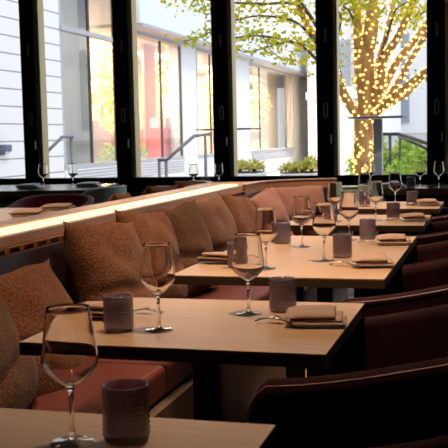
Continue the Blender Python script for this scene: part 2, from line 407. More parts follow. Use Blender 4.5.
CUSH = [  # x, y, z centre, yaw (0 = facing +X), lean, spin, size, material, label
    (-1.36, 2.28, .63, 8, 20, 2, .46, m_cush3, 'dark brown cushion cut off by the left edge of the photo, closest to the viewer'),
    (-1.37, 2.62, .60, -14, 22, 3, .46, m_cush, 'large rust cushion leaning behind the front wine glass'),
    (-1.39, 3.33, .68, -12, 15, -4, .45, m_cush, 'rust cushion with two pointed top corners and a creased middle, under the light trough'),
    (-1.41, 3.82, .68, -6, 14, -5, .46, m_cush, 'orange rust cushion behind the bowl of the second wine glass'),
    (-1.41, 4.28, .672, -12, 14, 3, .45, m_cush3, 'dark brown cushion with sharp ear between two lighter cushions'),
    (-1.42, 4.80, .672, -8, 13, 2, .44, m_cush4, 'brown grey cushion with pointed corner right of the darkest cushion'),
    (-1.42, 5.36, .66, -6, 14, -7, .44, m_cush, 'bright orange cushion before the rose ones at the bend'),
    (-1.37, 5.92, .655, -10, 16, 8, .42, m_cush2, 'dusty rose cushion with folded ear just before the bend of the bench'),
    (-1.31, 6.46, .655, -72, 14, 2, .42, m_cush2, 'dusty rose cushion filling the curved corner of the bench'),
]
for i, (x, y, z, yw, ln, sp_, wd, mt, lb) in enumerate(CUSH):
    o = bpy.data.objects.new('throw_cushion', cushion_mesh(i+1, mt, wd)); COL.objects.link(o)
    o.location = (x, y, z)
    # local +Y face turned to +X, then leaned back
    o.rotation_euler = (Matrix.Rotation(R(yw), 3, 'Z') @ Matrix.Rotation(R(-ln), 3, 'Y') @ Matrix.Rotation(R(-90), 3, 'Z') @ Matrix.Rotation(R(sp_), 3, 'Y')).to_euler()
    tag(o, lb, 'cushion', 'cushions along the banquette')
for (x, y, z, yw, lb) in [(-2.08, 5.05, .70, 10, 'brown cushion tip showing over the trough beside the plum chair'), (-2.08, 5.75, .71, -8, 'brown cushion tip over the trough by the first green chair'),
                          (-2.1, 6.45, .70, -20, 'brown cushion tip just before the rear bench bend')]:
    o = bpy.data.objects.new('throw_cushion', cushion_mesh(y, m_cush3, .42)); COL.objects.link(o); o.location = (x, y, z)
    o.rotation_euler = (Matrix.Rotation(R(180+yw), 3, 'Z') @ Matrix.Rotation(R(-14), 3, 'Y') @ Matrix.Rotation(R(-90), 3, 'Z') @ Matrix.Rotation(R(3), 3, 'Y')).to_euler()
    tag(o, lb, 'cushion', 'cushions behind the partition')

# ---------------------------------------------------------------- tables
ZT = .75
def table(x0, x1, y0, y1, label, top=m_table, edge=m_edge, th=.03, legs=1, z=ZT, group='oak tables along the banquette', rz=0):
    cx, cyy = (x0+x1)/2, (y0+y1)/2; hx, hy = (x1-x0)/2, (y1-y0)/2
    t = thing('dining_table', label, 'table', (cx, cyy, 0), rz, group)
    MB().box(-hx, hx, -hy, hy, z-.004, z).build('tabletop', top, t)
    MB().box(-hx, hx, -hy, hy, z-th, z-.0042).build('tabletop_edge', edge, t)
    for k in range(legs):
        yy = 0 if legs == 1 else (-hy/2 if k == 0 else hy/2)
        MB().box(-.03, .03, yy-.03, yy+.03, .03, z-th-.01).build('column', m_black, t, .004)
        MB().box(-.22, .22, yy-.04, yy+.04, 0.006, .03).build('foot', m_black, t, .004)
        MB().box(-.2, .2, yy-.03, yy+.03, z-th-.012, z-th).build('bracket', m_black, t)
    return t
table(-1.03, -.33, .82, 1.435, 'oak topped table nearest the viewer, only its far part in the photo')
table(-1.035, -.335, 1.928, 2.54, 'second oak table from the viewer, its whole dark front edge showing')
table(-1.03, -.33, 2.975, 4.235, 'long double oak table with four place settings in the middle of the row', legs=2)
table(-1.04, -.335, 4.74, 5.36, 'small oak table just beyond the long double table')
table(-1.04, -.32, 5.80, 6.40, 'farthest oak table beside the end of the banquette')
WT = []
table(-1.35, .6, 7.62, 8.22, 'dark green topped table with brown edge under the right window', m_darktop, m_brassedge, .05, 1, .765, 'dark tables along the window')
table(-2.75, -1.95, 7.75, 8.35, 'dark topped window table behind the end of the light trough', m_darktop, m_brassedge, .05, 1, .765, 'dark tables along the window')
table(-4.95, -3.21, 6.98, 8.02, 'dark green topped table with olive edge at the far left window', m_darktop, m_brassedge, .05, 1, .80, rz=R(8.5), group= 'dark tables along the window')
table(-3.25, -2.5, 4.6, 5.9, 'table with tan napkins behind the partition, before the plum chair', group='tables behind the partition')

# ---------------------------------------------------------------- wine glasses
def wine_glass(name, label, loc, group):
    t = thing(name, label, 'wine glass', loc, random.random()*6, group)
    base = [(.0005, .0), (.034, .0), (.0345, .0012), (.031, .0020), (.016, .0030), (.007, .0058), (.0045, .014), (.0036, .03), (.0036, .060), (.0042, .078), (.0065, .086),
            (.010, .0885), (.022, .0965), (.034, .108), (.0405, .118), (.0425, .125), (.0418, .135), (.038, .165), (.0335, .200), (.0328, .2062), (.0326, .2065),
            (.0324, .2062), (.0328, .200), (.0370, .165), (.0407, .135), (.0413, .125), (.0395, .119), (.033, .1095), (.021, .098), (.010, .0912), (.0005, .0895)]
    foot = [b for b in base if 0 <= b[1] <= .0085][:6]
    MB().lathe(foot + [(.0005, .0060)], 40).build('foot', m_thin, t)
    MB().lathe(base[5:11] + [(.012, .090), (.0005, .0905)], 24).build('stem', m_wine, t)
    MB().lathe([(.0005, .0889)] + base[11:], 44).build('bowl', m_wine, t)
    return t
wg = wine_glass('wine_glass', 'large clear wine glass on the nearest table at lower left', (-.608, 1.286, ZT), 'wine glasses on the oak tables')
GL = [(-.764, 2.11, 'clear wine glass on the second table, left side, in front of the cushions'),
      (-.604, 2.343, 'clear wine glass on the second table just left of its right hand cup'),
      (-.753, 3.17, 'wine glass at the left front of the long table, bowl against the cushion ear'),
      (-.753, 3.804, 'wine glass at the left far half of the long table, alone before the rose cushion'),
      (-.591, 3.40, 'wine glass on the long table left of its nearest right hand cup'),
      (-.60, 4.07, 'wine glass on the far half of the long table, bowl rising over the small table'),
      (-.80, 4.95, 'wine glass on the small oak table beside the left cup'),
      (-.60, 5.02, 'wine glass on the small oak table right of centre, tall against the window'),
      (-.60, 6.05, 'wine glass on the farthest oak table near its right cup'),
      (-.78, 5.98, 'wine glass on the farthest oak table, left of its pair')]
for x, y, lb in GL: dup(wg, (x, y, ZT), random.random()*6, lb)
ZF = .765
for x, y, lb in [(-.57, 7.72, 'small wine glass on the right window table, left of the pair before the black post'), (-.43, 7.80, 'wine glass standing out against the black post on the right window table'),
                 (-.97, 7.75, 'wine glass on the window table in front of the lit tree'), (-3.68, 7.4, 'wine glass in front of the left black window post'),
                 (-3.43, 7.45, 'wine glass on left window table beside the steel handrail'), (-2.52, 7.95, 'wine glass left of the middle black post above the trough end'),
                 (-2.33, 8.08, 'wine glass right of the middle black post above the bench bend')]:
    dup(wg, (x, y, .80 if x < -3 else ZF), random.random()*6, lb, 'wine glasses on the window tables')

# ---------------------------------------------------------------- smoky cups
def votive(label, loc, group):
    t = thing('smoky_cup', label, 'glass cup', loc, 0, group)
    n = 180; rows = []
    ho = [i*.085/46 for i in range(47)]
    for z in ho:
        e = min(1, z/.006)
        r0 = .0345 - .0025*(1-e)
        rows.append((r0, z, 1))
    inner = [(.0318, .085), (.0312, .06), (.0305, .014), (.027, .0105), (.0005, .010)]
    vs = []
    prof = [(.0005, 0, 0), (.030, 0, 0)] + rows + [(.0335, .0862, 0)] + [(r, z, 0) for r, z in inner]
    for (r, z, bd) in prof:
        for j in range(n):
            a = 2*PI*j/n; rr = r
            if bd and .008 < z < .078:
                k = (z-.008)/.070*9
                b = max(0, math.sin(k*2*PI-.5*PI)*.5+.5)**1.5
                rr += .0017*b*max(0, math.cos(30*a))
            vs.append((rr*math.cos(a), rr*math.sin(a), z))
    k = len(prof)
    fs = [(i*n+j, i*n+(j+1) % n, (i+1)*n+(j+1) % n, (i+1)*n+j) for i in range(k-1) for j in range(n)] + [tuple(reversed(range(n))), tuple(range((k-1)*n, k*n))]
    mb = MB(); mb.add(vs, fs, True); mb.build('cup_body', m_votive, t)
    return t
vt = votive('smoky plum beaded cup on the nearest table at the bottom of the photo', (-.533, 1.316, ZT), 'smoky beaded cups on the oak tables')
for x, y, lb in [(-.855, 2.083, 'smoky beaded cup on the second table, left side, by a tan napkin'), (-.527, 2.398, 'smoky beaded cup at the right of the second table behind its napkin'),
                 (-.86, 3.19, 'smoky beaded cup at left front of the long table, by the napkin near the cushions'), (-.86, 3.93, 'smoky beaded cup at the left far half of the long table'),
                 (-.541, 3.50, 'smoky beaded cup on the long table beside its nearer right napkin'), (-.527, 4.12, 'smoky beaded cup on the long table beside its farther right napkin'),
                 (-.83, 4.98, 'smoky beaded cup on the small oak table, left side'), (-.517, 5.10, 'smoky beaded cup on the small oak table beside the napkin'),
                 (-.50, 6.10, 'smoky beaded cup on the farthest oak table beside its napkin'), (-.80, 6.12, 'smoky beaded cup on the farthest oak table, left side')]:
    dup(vt, (x, y, ZT), random.random()*6, lb)
dup(vt, (-.64, 7.72, ZF), 0, 'smoky beaded cup on the right window table beside the white napkin')
dup(vt, (-2.42, 7.98, ZF), 0, 'smoky beaded cup before the middle black window post')

# ---------------------------------------------------------------- napkins
def napkin_mesh(seed, mat, L=.125, Wd=.105):
    # a folded cloth: three doubled layers, each a little offset and sagging
    mb = MB(); rnd = random.Random(seed)
    for k, (z0, z1, dx, dy, sc) in enumerate([(0, .009, .014, -.004, 1.0), (.0088, .018, .007, .003, .98), (.0178, .031, -.008, 0, .95)]):
        nx, ny = 16, 10; vs = []
        for s_ in (0, 1):
            for i in range(nx+1):
                for j in range(ny+1):
                    u = -1+2*i/nx; v = -1+2*j/ny
                    e = (max(0, 1-abs(u)**6)*max(0, 1-abs(v)**8))**.35
                    zm = (z0+z1)/2 + (k*.002)*v; hh = (z1-z0)/2*(.25+.75*e)
                    z = zm + (hh if s_ else -hh) + (noise.noise(Vector((u*2+seed, v*2, k)))*.0016 if s_ else 0)
                    z *= 1 - .22*(u < -.2)*(-(u)-.2)*(1 if k else 0)
                    vs.append((u*L/2*sc+dx+.004*noise.noise(Vector((v*2, seed, k))), v*Wd/2*sc+dy+.003*noise.noise(Vector((u*2, seed, k+5))), max(0.0002, z)))
        n1 = (nx+1)*(ny+1); fs = []
        for s_ in (0, 1):
            for i in range(nx):
                for j in range(ny):
                    a = s_*n1+i*(ny+1)+j; q = (a, a+ny+1, a+ny+2, a+1); fs.append(q if s_ else q[::-1])
        bd = [i*(ny+1) for i in range(nx+1)] + [nx*(ny+1)+j for j in range(1, ny+1)] + [i*(ny+1)+ny for i in range(nx-1, -1, -1)] + [j for j in range(ny-1, 0, -1)]
        for q in range(len(bd)):
            a, b = bd[q], bd[(q+1) % len(bd)]; fs.append((a, b, b+n1, a+n1))
        mb.add(vs, fs, True)
    return mb.mesh('napkin', mat)
def fork_mesh():
    mb = MB(); th = .0016
    def strip(pts, ws):
        vs = []
        for (x, z), w in zip(pts, ws):
            vs += [(x, -w, z-th), (x, w, z-th), (x, w, z+th), (x, -w, z+th)]
        n = len(pts); fs = [(i*4+j, i*4+(j+1) % 4, i*4+4+(j+1) % 4, i*4+4+j) for i in range(n-1) for j in range(4)] + [(0, 3, 2, 1), tuple(range(4*n-4, 4*n))]
        return vs, fs
    arch = lambda x: .004 + .010*max(0, math.sin(min(1, max(0, (x-.0)/.085))*PI)) if x < .085 else .004
    xs = [.048, .056, .064, .072, .082, .10, .13, .16, .185, .195]; wsd = [.0115, .0115, .010, .006, .0035, .003, .0038, .005, .0065, .005]
    v, f = strip([(x, arch(x)) for x in xs], wsd); mb.add(v, f, True)
    for k in range(4):
        yy = -.0093+k*.0062
        px = [.002, .012, .024, .036, .050]
        v, f = strip([(x, arch(x)) for x in px], [.0008, .0014, .0016, .0017, .0019])
        mb.add([(a, b+yy, c) for a, b, c in v], f, True)
    return mb.mesh('fork', m_steel)
fork_me = fork_mesh()
NAP = [(-.415, 2.235, 8, 'tan folded napkin at the right of the second table'), (-.975, 2.24, 0, 'tan folded napkin left of the left cup on the second table'),
       (-.405, 3.26, 10, 'tan napkin on the long table, nearer one of the right pair'), (-.40, 3.93, 8, 'tan napkin on the long table, farther one of the right pair'),
       (-.955, 3.30, -5, 'tan napkin on the long table between the brown cushions and a cup'), (-.40, 4.98, 8, 'tan napkin at the right of the small oak table'),
       (-.40, 6.05, 6, 'tan napkin at the right of the farthest oak table'), (-.95, 5.12, 0, 'tan napkin on the left side of the small oak table'), (-.95, 4.02, -4, 'tan napkin on the left far half of the long table')]
for i, (x, y, a, lb) in enumerate(NAP):
    o = bpy.data.objects.new('napkin', napkin_mesh(i+1, m_napkin)); COL.objects.link(o)
    left = x < -.7
    o.location = (x, y, ZT+.0065); o.rotation_euler = (0, 0, R(a + (180 if left else 0)))
    tag(o, lb, 'napkin', 'folded tan napkins')
    if i < 8 and i != 7:
        f = bpy.data.objects.new('fork', fork_me); COL.objects.link(f)
        if left: f.location = (x+.155, y+.055, ZT+.001); f.rotation_euler = (0, 0, R(180-8))
        else: f.location = (x-.145, y-.0, ZT+.001); f.rotation_euler = (0, 0, R(-3))
        tag(f, 'steel fork under the ' + lb[0:].replace('tan folded ', '').replace('tan ', ''), 'fork', 'forks under the napkins')
for x, y, z, mt, lb in [(-3.82, 7.4, .80, m_napkin2, 'white napkin on the left window table left of the wine glass'), (-3.36, 7.6, .80, m_napkin2, 'white napkin on left window table near its olive corner'),
                        (-.80, 7.80, ZF, m_napkin2, 'white napkin on the right window table beside the smoky cup'),
                        (-2.72, 5.25, ZT, m_napkin, 'tan napkin on the table behind the partition, nearer'), (-2.75, 5.72, ZT, m_napkin, 'tan napkin on the table behind the partition, farther'),
                        (-2.95, 5.0, ZT, m_napkin, 'large rumpled tan napkin behind the partition in front of the plum chair')]:
    o = bpy.data.objects.new('napkin', napkin_mesh(x, mt, .2, .14)); COL.objects.link(o); o.location = (x, y, z); o.rotation_euler = (0, 0, R(10)); o.scale = (1, 1, 2.6 if 'rumpled' in lb else 1.2); tag(o, lb, 'napkin', 'napkins beyond the banquette')

# ---------------------------------------------------------------- tub chairs
def tub_chair(label, loc, rz, mat, pip, group, hw=.34, back=.81, arm=.70):
    # faces -X (towards the table); origin on the floor below the seat
    t = thing('tub_chair', label, 'chair', loc, rz, group)
    # plan of the shell: arms forward, half round back
    fx = -.30; P = []; KS = [0, .15, .35, .7, 1.3, 2, 3, 4, 5, 6]
    for k in KS: P.append((fx + (.10-fx)*k/7, -hw, k/7*.35))
    for k in range(17):
        a = -PI/2 + PI*k/16; P.append((.10+hw*math.cos(a)*.9, hw*math.sin(a), .35+.30*math.sin(PI*k/16)**.8))
    for k in KS[::-1]: P.append((fx + (.10-fx)*k/7, hw, k/7*.35))
    n = len(P); vs = []; thk = .045
    nrm = []
    for i in range(n):
        a = Vector(P[max(i-1, 0)][:2]); b = Vector(P[min(i+1, n-1)][:2]); tt = (b-a).normalized(); nrm.append(Vector((tt.y, -tt.x)))
    def top(i):
        f = min(1, P[i][2]/.65); f = f*f*(3-2*f)
        z = arm + (back-arm)*f
        e = max(0, 1-(P[i][0]-fx)/.045)
        return z - .06*e**2.2
    for i in range(n):
        p = Vector(P[i][:2]); q = nrm[i]; zt = top(i); m = 8
        sec = [(0, .22), (0.0, zt-.03), (-.006, zt-.008), (-thk/2, zt), (-thk+.006, zt-.008), (-thk, zt-.03), (-thk-.005, .45), (-thk, .22)]
        for (o_, z) in sec: w = p + q*o_; vs.append((w.x, w.y, z))
    fs = [(i*8+j, i*8+(j+1) % 8, (i+1)*8+(j+1) % 8, (i+1)*8+j) for i in range(n-1) for j in range(8)] + [tuple(reversed(range(8))), tuple(range((n-1)*8, n*8))]
    mb = MB(); mb.add(vs, fs, True); mb.build('shell_back', mat, t)
    pp = []
    for i in range(n):
        p = Vector(P[i][:2]) + nrm[i]*.001; pp.append((p.x, p.y, top(i)-.012))
    MB().tube(pp, .0035, 8).build('piping', pip, t)
    ins = [(p[0]-0.0, p[1]*.85) for p in P]
    sv = [(x*.93-.0, y, z) for z in (.30, .44, .465) for x, y in ins]
    fsx = [(k*n+i, k*n+(i+1) % n, (k+1)*n+(i+1) % n, (k+1)*n+i) for k in (0, 1) for i in range(n)] + [tuple(range(2*n, 3*n)), tuple(reversed(range(n)))]
    mb = MB(); mb.add(sv, fsx, False); mb.build('seat_cushion', mat, t, .015)
    for sx, sy_ in ((-.22, -.24), (-.22, .24), (.28, -.2), (.28, .2)):
        MB().tube([(sx, sy_, .26), (sx*1.12, sy_*1.08, .002)], [.016, .010], 8).build('leg', m_black, t)
    return t
ch = tub_chair('burgundy tub chair at the bottom right corner, only its far arm rim showing', (-.19, 1.06, 0), 0, m_velvet, m_piping, 'burgundy tub chairs opposite the banquette')
for x, y, lb in [(-.19, 2.22, 'burgundy tub chair pushed to the second table, its rim line running off the right edge'), (-.18, 3.22, 'burgundy tub chair at the near half of the long table'),
                 (-.17, 3.92, 'burgundy tub chair at the far half of the long table'), (-.16, 5.05, 'burgundy tub chair at the small oak table'), (-.16, 6.1, 'burgundy tub chair at the farthest oak table')]:
    dup(ch, (x, y, 0), 0, lb)
tub_chair('plum velvet tub chair with pale rim behind the partition at left', (-3.10, 6.25, 0), R(90), m_plum, m_plumpipe, 'chairs behind the partition', hw=.31, back=.80)
gc = tub_chair('green leather chair right of the left window table', (-3.22, 7.22, 0), R(-6), m_green, m_green, 'green chairs by the window', hw=.27, back=.83)
dup(gc, (-2.42, 7.42, 0), R(-90), 'green leather chair partly hidden by the rear bench bend')
dup(gc, (-1.10, 7.25, 0), R(-90), 'green leather chair in front of the right window table')
dup(gc, (-4.12, 6.85, 0), R(-90), 'dark green chair at the very left edge of the photo')

# ================================================================ OUTSIDE
struct('ground', MB().box(-40, 30, YW+.14, 75, -.3, -.12), m_pave)
XF = -8.0
struct('wall_siding', MB().box(XF-.3, XF, YW+.2, 17.0, -.12, 7), m_siding, 'white board clad wall outside')
struct('wall_siding_window_sill', MB().box(XF-.3, XF+.03, 17.0, 24.4, -.12, .62), m_white)
def facade(a, b, z0, z1, m, n='exterior_wall', d=.35, dx=0): return struct(n, MB().box(XF-d, XF+dx, a, b, z0, z1), m)
facade(24.4, 50, -.12, .62, m_white)
facade(24.4, 25.7, .62, 3.75, m_white); facade(28.6, 31.7, .62, 3.75, m_white); facade(38.9, 40.3, .62, 3.75, m_white); facade(43.3, 50, .62, 3.75, m_white)
facade(40.3, 43.3, .62, 3.75, m_white, d=.35, dx=-.1)
struct('exterior_wall_fascia', MB().box(XF-3.4, XF+.45, 20.2, 50, 3.75, 4.75), m_fascia)
struct('exterior_wall_upper', MB().box(XF-3.4, XF+.1, 17.0, 20.2, 4.3, 6.5), m_fascia)
struct('exterior_wall_soffit', MB().box(XF-3.4, XF+.5, 20.2, 50, 3.68, 3.75), m_greyframe)
tag(MB().box(XF-.08, XF-.04, 40.4, 43.2, .8, 3.6).build('lattice_panel', m_latt2), 'beige crisscross lattice panel on the white wall at the far end', 'lattice panel')
for (a, b, lb) in [(17.5, 19.6, 'grey latticed vent band below the first shop window'), (20.6, 24.3, 'grey latticed vent band below the second shop window')]:
    tag(MB().box(XF, XF+.045, a, b, .30, .60).build('vent_grille', m_latt), lb, 'vent', 'lattice vent bands under the shop windows')
tag(MB().box(XF, XF+.045, 31.9, 38.7, .36, .60).build('vent_grille', m_greyframe), 'grey vent band below the far shop window', 'vent', 'lattice vent bands under the shop windows')
def shop_window(y0, y1, mul, label, z0=.62, z1=3.68, fr=m_greyframe, transom=None):
    t = thing('shop_window', label, 'window', (XF, y0, 0), 0, 'tall shop windows across the way')
    L = y1-y0
    f = MB(); f.box(-.1, .03, 0, L, z0, z0+.10); f.box(-.1, .03, 0, L, z1-.08, z1); f.box(-.08, .0, 0, .12, z0, z1); f.box(-.08, .0, L-.07, L, z0, z1)
    if transom: f.box(-.1, .05, 0, L, transom, transom+.09)
    f.build('window_frame', fr, t)
    for y in mul: MB().box(-.05, .0, y-y0-.035, y-y0+.035, z0, z1).build('glazing_bar', m_darkframe, t)
    MB().box(-.03, -.02, .1, L-.07, z0+.1, z1-.08).build('pane', m_shop, t)
shop_window(17.0, 20.2, [18.4, 19.75], 'tall shop window with pale curtain and handrail in front, next to the siding', z1=4.3, transom=3.3)
shop_window(20.3, 24.4, [22.78, 24.33], 'shop window showing reflected tree lights between the first two black posts')
shop_window(25.7, 28.6, [27.1], 'narrow shop window beside the white column left of the middle post')
shop_window(31.7, 38.9, [33.2, 37.6], 'wide far shop window glowing yellow behind the yellow leaves')
# shop interior
struct('exterior_wall_shop_back', MB().box(-11.3, -11.1, 17, 50, 0, 4.3), m_shopwall)
struct('exterior_wall_shop_side', MB().box(-11.3, XF-.3, 16.9, 17, 0, 4.3), m_shopwall)
struct('exterior_floor_shop', MB().box(-11.1, XF-.35, 17, 50, .3, .5), m_shopfloor)
struct('exterior_ceiling_shop', MB().box(-11.1, XF-.3, 17, 20.2, 4.3, 4.4), m_white)
for k, (yy, L) in enumerate([(18.6, 2.4), (22.3, 3.2), (27, 2.4), (34.5, 5), ]):
    t = thing('added_light_panel', 'long warm panel added to brighten the shop behind its window', 'ceiling light', (-9.7, yy, 3.66 if yy > 20 else 4.28), 0, 'added shop lights')
    MB().box(-.3, .3, -L/2, L/2, -.03, 0).build('diffuser', m_lampwhite, t)
    area('shop_fill_light', (-9.6, yy, 3.55), 1.2, (210 if yy < 30 else 480)*L, (1, .82, .58), sizey=L)  # panel and area light added to brighten the shop interior
# curtain with real folds
cv = []; nn = 90
for i in range(nn+1):
    yy = 17.5 + 1.75*i/nn; xx = -8.45 + .05*math.sin(i*.9); cv += [(xx, yy, .55), (xx, yy, 4.2), (xx-.012, yy, 4.2), (xx-.012, yy, .55)]
mb = MB(); mb.add(cv, [(i*4+j, i*4+(j+1) % 4, i*4+4+(j+1) % 4, i*4+4+j) for i in range(nn) for j in range(4)], True)
tag(mb.build('curtain', m_curtain), 'pale olive curtain hanging behind the first shop window', 'curtain')
for y0, y1, z0, z1, x, mt, nm, lb, ct in [
    (20.2, 20.9, .5, 3.6, -9.2, m_orange, 'display_panel', 'tall terracotta panel behind first shop window right of the curtain', 'panel'),
    (22.4, 23.6, .5, 1.7, -9.0, m_pink, 'display_panel', 'low pink panel behind the second shop window', 'panel'),
    (20.8, 22.3, .5, 1.65, -9.2, m_pink, 'display_panel', 'pale pink panel at the left of the second shop window', 'panel'),
    (24.0, 24.9, .5, 3.7, -8.9, m_orange, 'display_panel', 'tall terracotta panel at the far edge of the second shop window', 'panel'),
    (20.9, 24.0, 2.9, 3.68, -10.0, m_orange, 'display_panel', 'wide terracotta bulkhead high behind the second shop window', 'panel')]:
    tag(MB().box(x-.08, x, y0, y1, z0, z1).build(nm, mt, None, .01), lb, ct)
# red stall with a pale blue canopy inside
t = thing('market_stall', 'red stall with a pale blue canopy inside the first shop window', 'stall', (-10.2, 20.6, .5))
MB().box(-.35, .35, -.55, .55, .15, .75).build('counter', m_red, t, .02)
for sy_ in (-.5, .5): MB().tube([(.3, sy_, 0), (.3, sy_, 1.45)], .03, 8).build('post', m_red, t)
MB().lathe([(.75, 1.42), (.72, 1.5), (.4, 1.72), (.02, 1.85), (.015, 1.83), (.4, 1.69), (.70, 1.44)], 12, closed=True).build('canopy', m_blue, t)
t = thing('market_stall', 'red stall inside the second shop window, lower right', 'stall', (-8.75, 24.4, .5))
MB().box(-.35, .35, -.35, .35, .15, .95).build('counter', m_red, t, .02); MB().box(-.35, .35, -.2, .2, .95, 1.25).build('display_box', m_pink, t, .02)
# trees behind the glass standing in for tree lights reflected in it
def reflection_tree(loc, h, r, nb, label, nl=110):
    t = thing('tree_light_reflection', label, 'tree', loc, 0, 'tree light reflections in the shop windows')
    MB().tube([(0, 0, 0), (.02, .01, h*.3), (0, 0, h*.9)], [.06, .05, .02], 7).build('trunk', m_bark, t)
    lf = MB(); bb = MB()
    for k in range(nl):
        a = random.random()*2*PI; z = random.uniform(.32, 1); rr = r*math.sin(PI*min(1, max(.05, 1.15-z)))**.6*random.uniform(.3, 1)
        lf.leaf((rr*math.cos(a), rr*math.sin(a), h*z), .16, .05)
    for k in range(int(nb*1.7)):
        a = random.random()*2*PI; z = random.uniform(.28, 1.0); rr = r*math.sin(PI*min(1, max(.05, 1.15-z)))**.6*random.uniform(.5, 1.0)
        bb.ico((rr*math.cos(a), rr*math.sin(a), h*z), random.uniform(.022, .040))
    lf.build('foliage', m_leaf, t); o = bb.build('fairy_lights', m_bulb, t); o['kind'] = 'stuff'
reflection_tree((-9.2, 19.2, .5), 2.9, .42, 220, 'slim stand-in for reflected tree lights beside the terracotta panel in the first shop window')
reflection_tree((-8.9, 18.1, .5), 2.9, .42, 260, 'slim stand-in for reflected tree lights just beside the curtain')
reflection_tree((-9.3, 22.0, .5), 3.05, .75, 420, 'broad stand-in for reflected tree lights filling the left of the second shop window')
reflection_tree((-9.7, 23.6, .5), 3.0, .6, 330, 'stand-in for reflected tree lights at the right of the second shop window')
reflection_tree((-9.3, 27.4, .5), 3.0, .8, 260, 'stand-in for reflected tree lights in the narrow shop window')
reflection_tree((-9.5, 33.6, .5), 3.05, .95, 330, 'stand-in for reflected tree lights at the left of the far shop window')
reflection_tree((-9.5, 37.2, .5), 3.05, .95, 420, 'stand-in for reflected tree lights at the right of the far shop window')

# wall lamp on the siding
wl = uy(10, 148, 14.6)
t = thing('wall_light', 'small blue grey wall light on the white siding at far left', 'wall light', (XF, wl.y, wl.z))
MB().box(0, .05, -.10, .02, -.12, .06).build('mounting_plate', m_lampgrey, t, .01); MB().box(.05, .16, -.16, .06, -.06, .06).build('lamp_body', m_lampgrey, t, .02)
MB().box(0, .03, .16, .24, -.08, .06).build('switch_plate', m_concrete, t, .01)

# handrails
def handrail(pts, rad, mt, label, posts, zb=-.12):
    t = thing('handrail', label, 'handrail', tuple(pts[0])); o = Vector(pts[0])
    MB().tube([Vector(p)-o for p in pts], rad, 10).build('rail', mt, t)
    for p in posts:
        p = Vector(p)-o; MB().tube([p, (p.x, p.y, zb-o.z)], rad*.9, 8).build('post', mt, t)
    return t
handrail([uy(42, 160, 11), uy(48, 151, 11), uy(62, 137, 11.2), uy(73, 137, 11.4)], .022, m_railgrey, 'steel handrail rising beside the siding, left of the first shop window', [uy(71, 137, 11.38), uy(44, 157, 11.02)])
handrail([uy(158, 160, 11), uy(167, 160, 11), uy(171, 156, 11), uy(194, 136, 11.3), uy(210, 134, 11.5)], .022, m_railgrey, 'steel handrail climbing towards the middle black post', [uy(159, 160, 11), uy(166, 160, 11), uy(205, 134, 11.42)])
handrail([uy(380, 134, 17), uy(399, 134, 17), uy(412, 138, 16.5), uy(440, 148, 15.8)], .03, m_rail, 'black handrail above the green hedge bank at right', [uy(390, 134, 17), uy(440, 148, 15.8)])
handrail([uy(399, 137, 17.2), uy(412, 142, 16.7), uy(440, 155, 16)], .025, m_rail, 'lower black handrail sloping over the hedge bank', [uy(400, 138, 17.2)])

# pedestal tables outside
def pedestal(u0, u1, v, Y, post_u, label):
    a, b = uy(u0, v, Y), uy(u1, v, Y); p = uy(post_u, v, Y); c = (a+b)/2
    t = thing('bar_table', label, 'bar table', (p.x, Y, -.12), 0, 'tall outdoor bar tables')
    z = c.z+.12; MB().box(a.x-p.x, b.x-p.x, -.25, .25, z-.03, z-.01).build('table_slab', m_lampgrey, t, .01)
    MB().box(-.045, .045, -.045, .045, .02, z-.035).build('post', m_concrete, t, .006); MB().box(-.2, .2, -.2, .2, 0, .025).build('base_plate', m_darkframe, t)
pedestal(351, 405, 115.5, 10.2, 378, 'tall grey bar table on a square post in front of the lit tree')
pedestal(202, 257, 127.5, 10.6, 222, 'tall dark bar table behind the middle black post')

# ---------------------------------------------------------------- the lit tree
TY = 14.0
tr = thing('lit_street_tree', 'big tree wrapped in yellow fairy lights outside the right window', 'tree', (-1.82, TY, -.12))
O = Vector((-1.82, TY, -.12))
trunk = MB(); bulbs = MB(); twigs = MB(); leaves = MB()
def px(u, v, dy=0): return uy(u, v, TY+dy)
def smooth_path(pts, per=5):
    out = []; n = len(pts)
    for i in range(n-1):
        p0, p1, p2, p3 = pts[max(i-1, 0)], pts[i], pts[i+1], pts[min(i+2, n-1)]
        for k in range(per):
            t_ = k/per; out.append(.5*((2*p1)+(p2-p0)*t_+(2*p0-5*p1+4*p2-p3)*t_*t_+(3*p1-p0-3*p2+p3)*t_**3))
    out.append(pts[-1]); return out
def limb(pts, r0, r1, per_m=26, turns=4.0):
    P = smooth_path(pts, 6); n = len(P)
    rr = [r0+(r1-r0)*i/(n-1) for i in range(n)]
    trunk.tube([p-O for p in P], rr, 12)
    ang = random.random()*6
    for i in range(n-1):
        d = (P[i+1]-P[i]).length; m = max(1, int(d*per_m*1.7)); t_ = (P[i+1]-P[i]).normalized(); a = t_.orthogonal().normalized(); b = t_.cross(a)
        for k in range(m):
            ang += .9+random.random()*1.3; q = P[i].lerp(P[i+1], (k+random.random())/m); r = rr[i]+.012
            bulbs.ico(q-O+(a*math.cos(ang)+b*math.sin(ang))*r, random.choice((.014, .018, .023)))
    return P
base = px(364, 185)
limb([Vector((base.x, TY, -.12)), px(364, 185), px(363, 155), px(364, 128), px(365, 112)], .12, .155, 60)
limb([px(366, 114), px(367, 90), px(366, 60), px(371, 30), px(374, -5), px(378, -60)], .13, .085, 40)
limb([px(364, 100), px(360, 70), px(358, 35), px(356, 0), px(350, -50)], .09, .05, 26)
limb([px(360, 118), px(352, 108, -.1), px(343, 92, -.2), px(335, 72, -.3), px(322, 50, -.4), px(300, 10, -.5), px(285, -40, -.6)], .075, .035, 26)
limb([px(370, 112), px(379, 92, -.1), px(384, 60, -.2), px(399, 35, -.3), px(413, 0, -.4), px(425, -40, -.5)], .07, .04, 30)
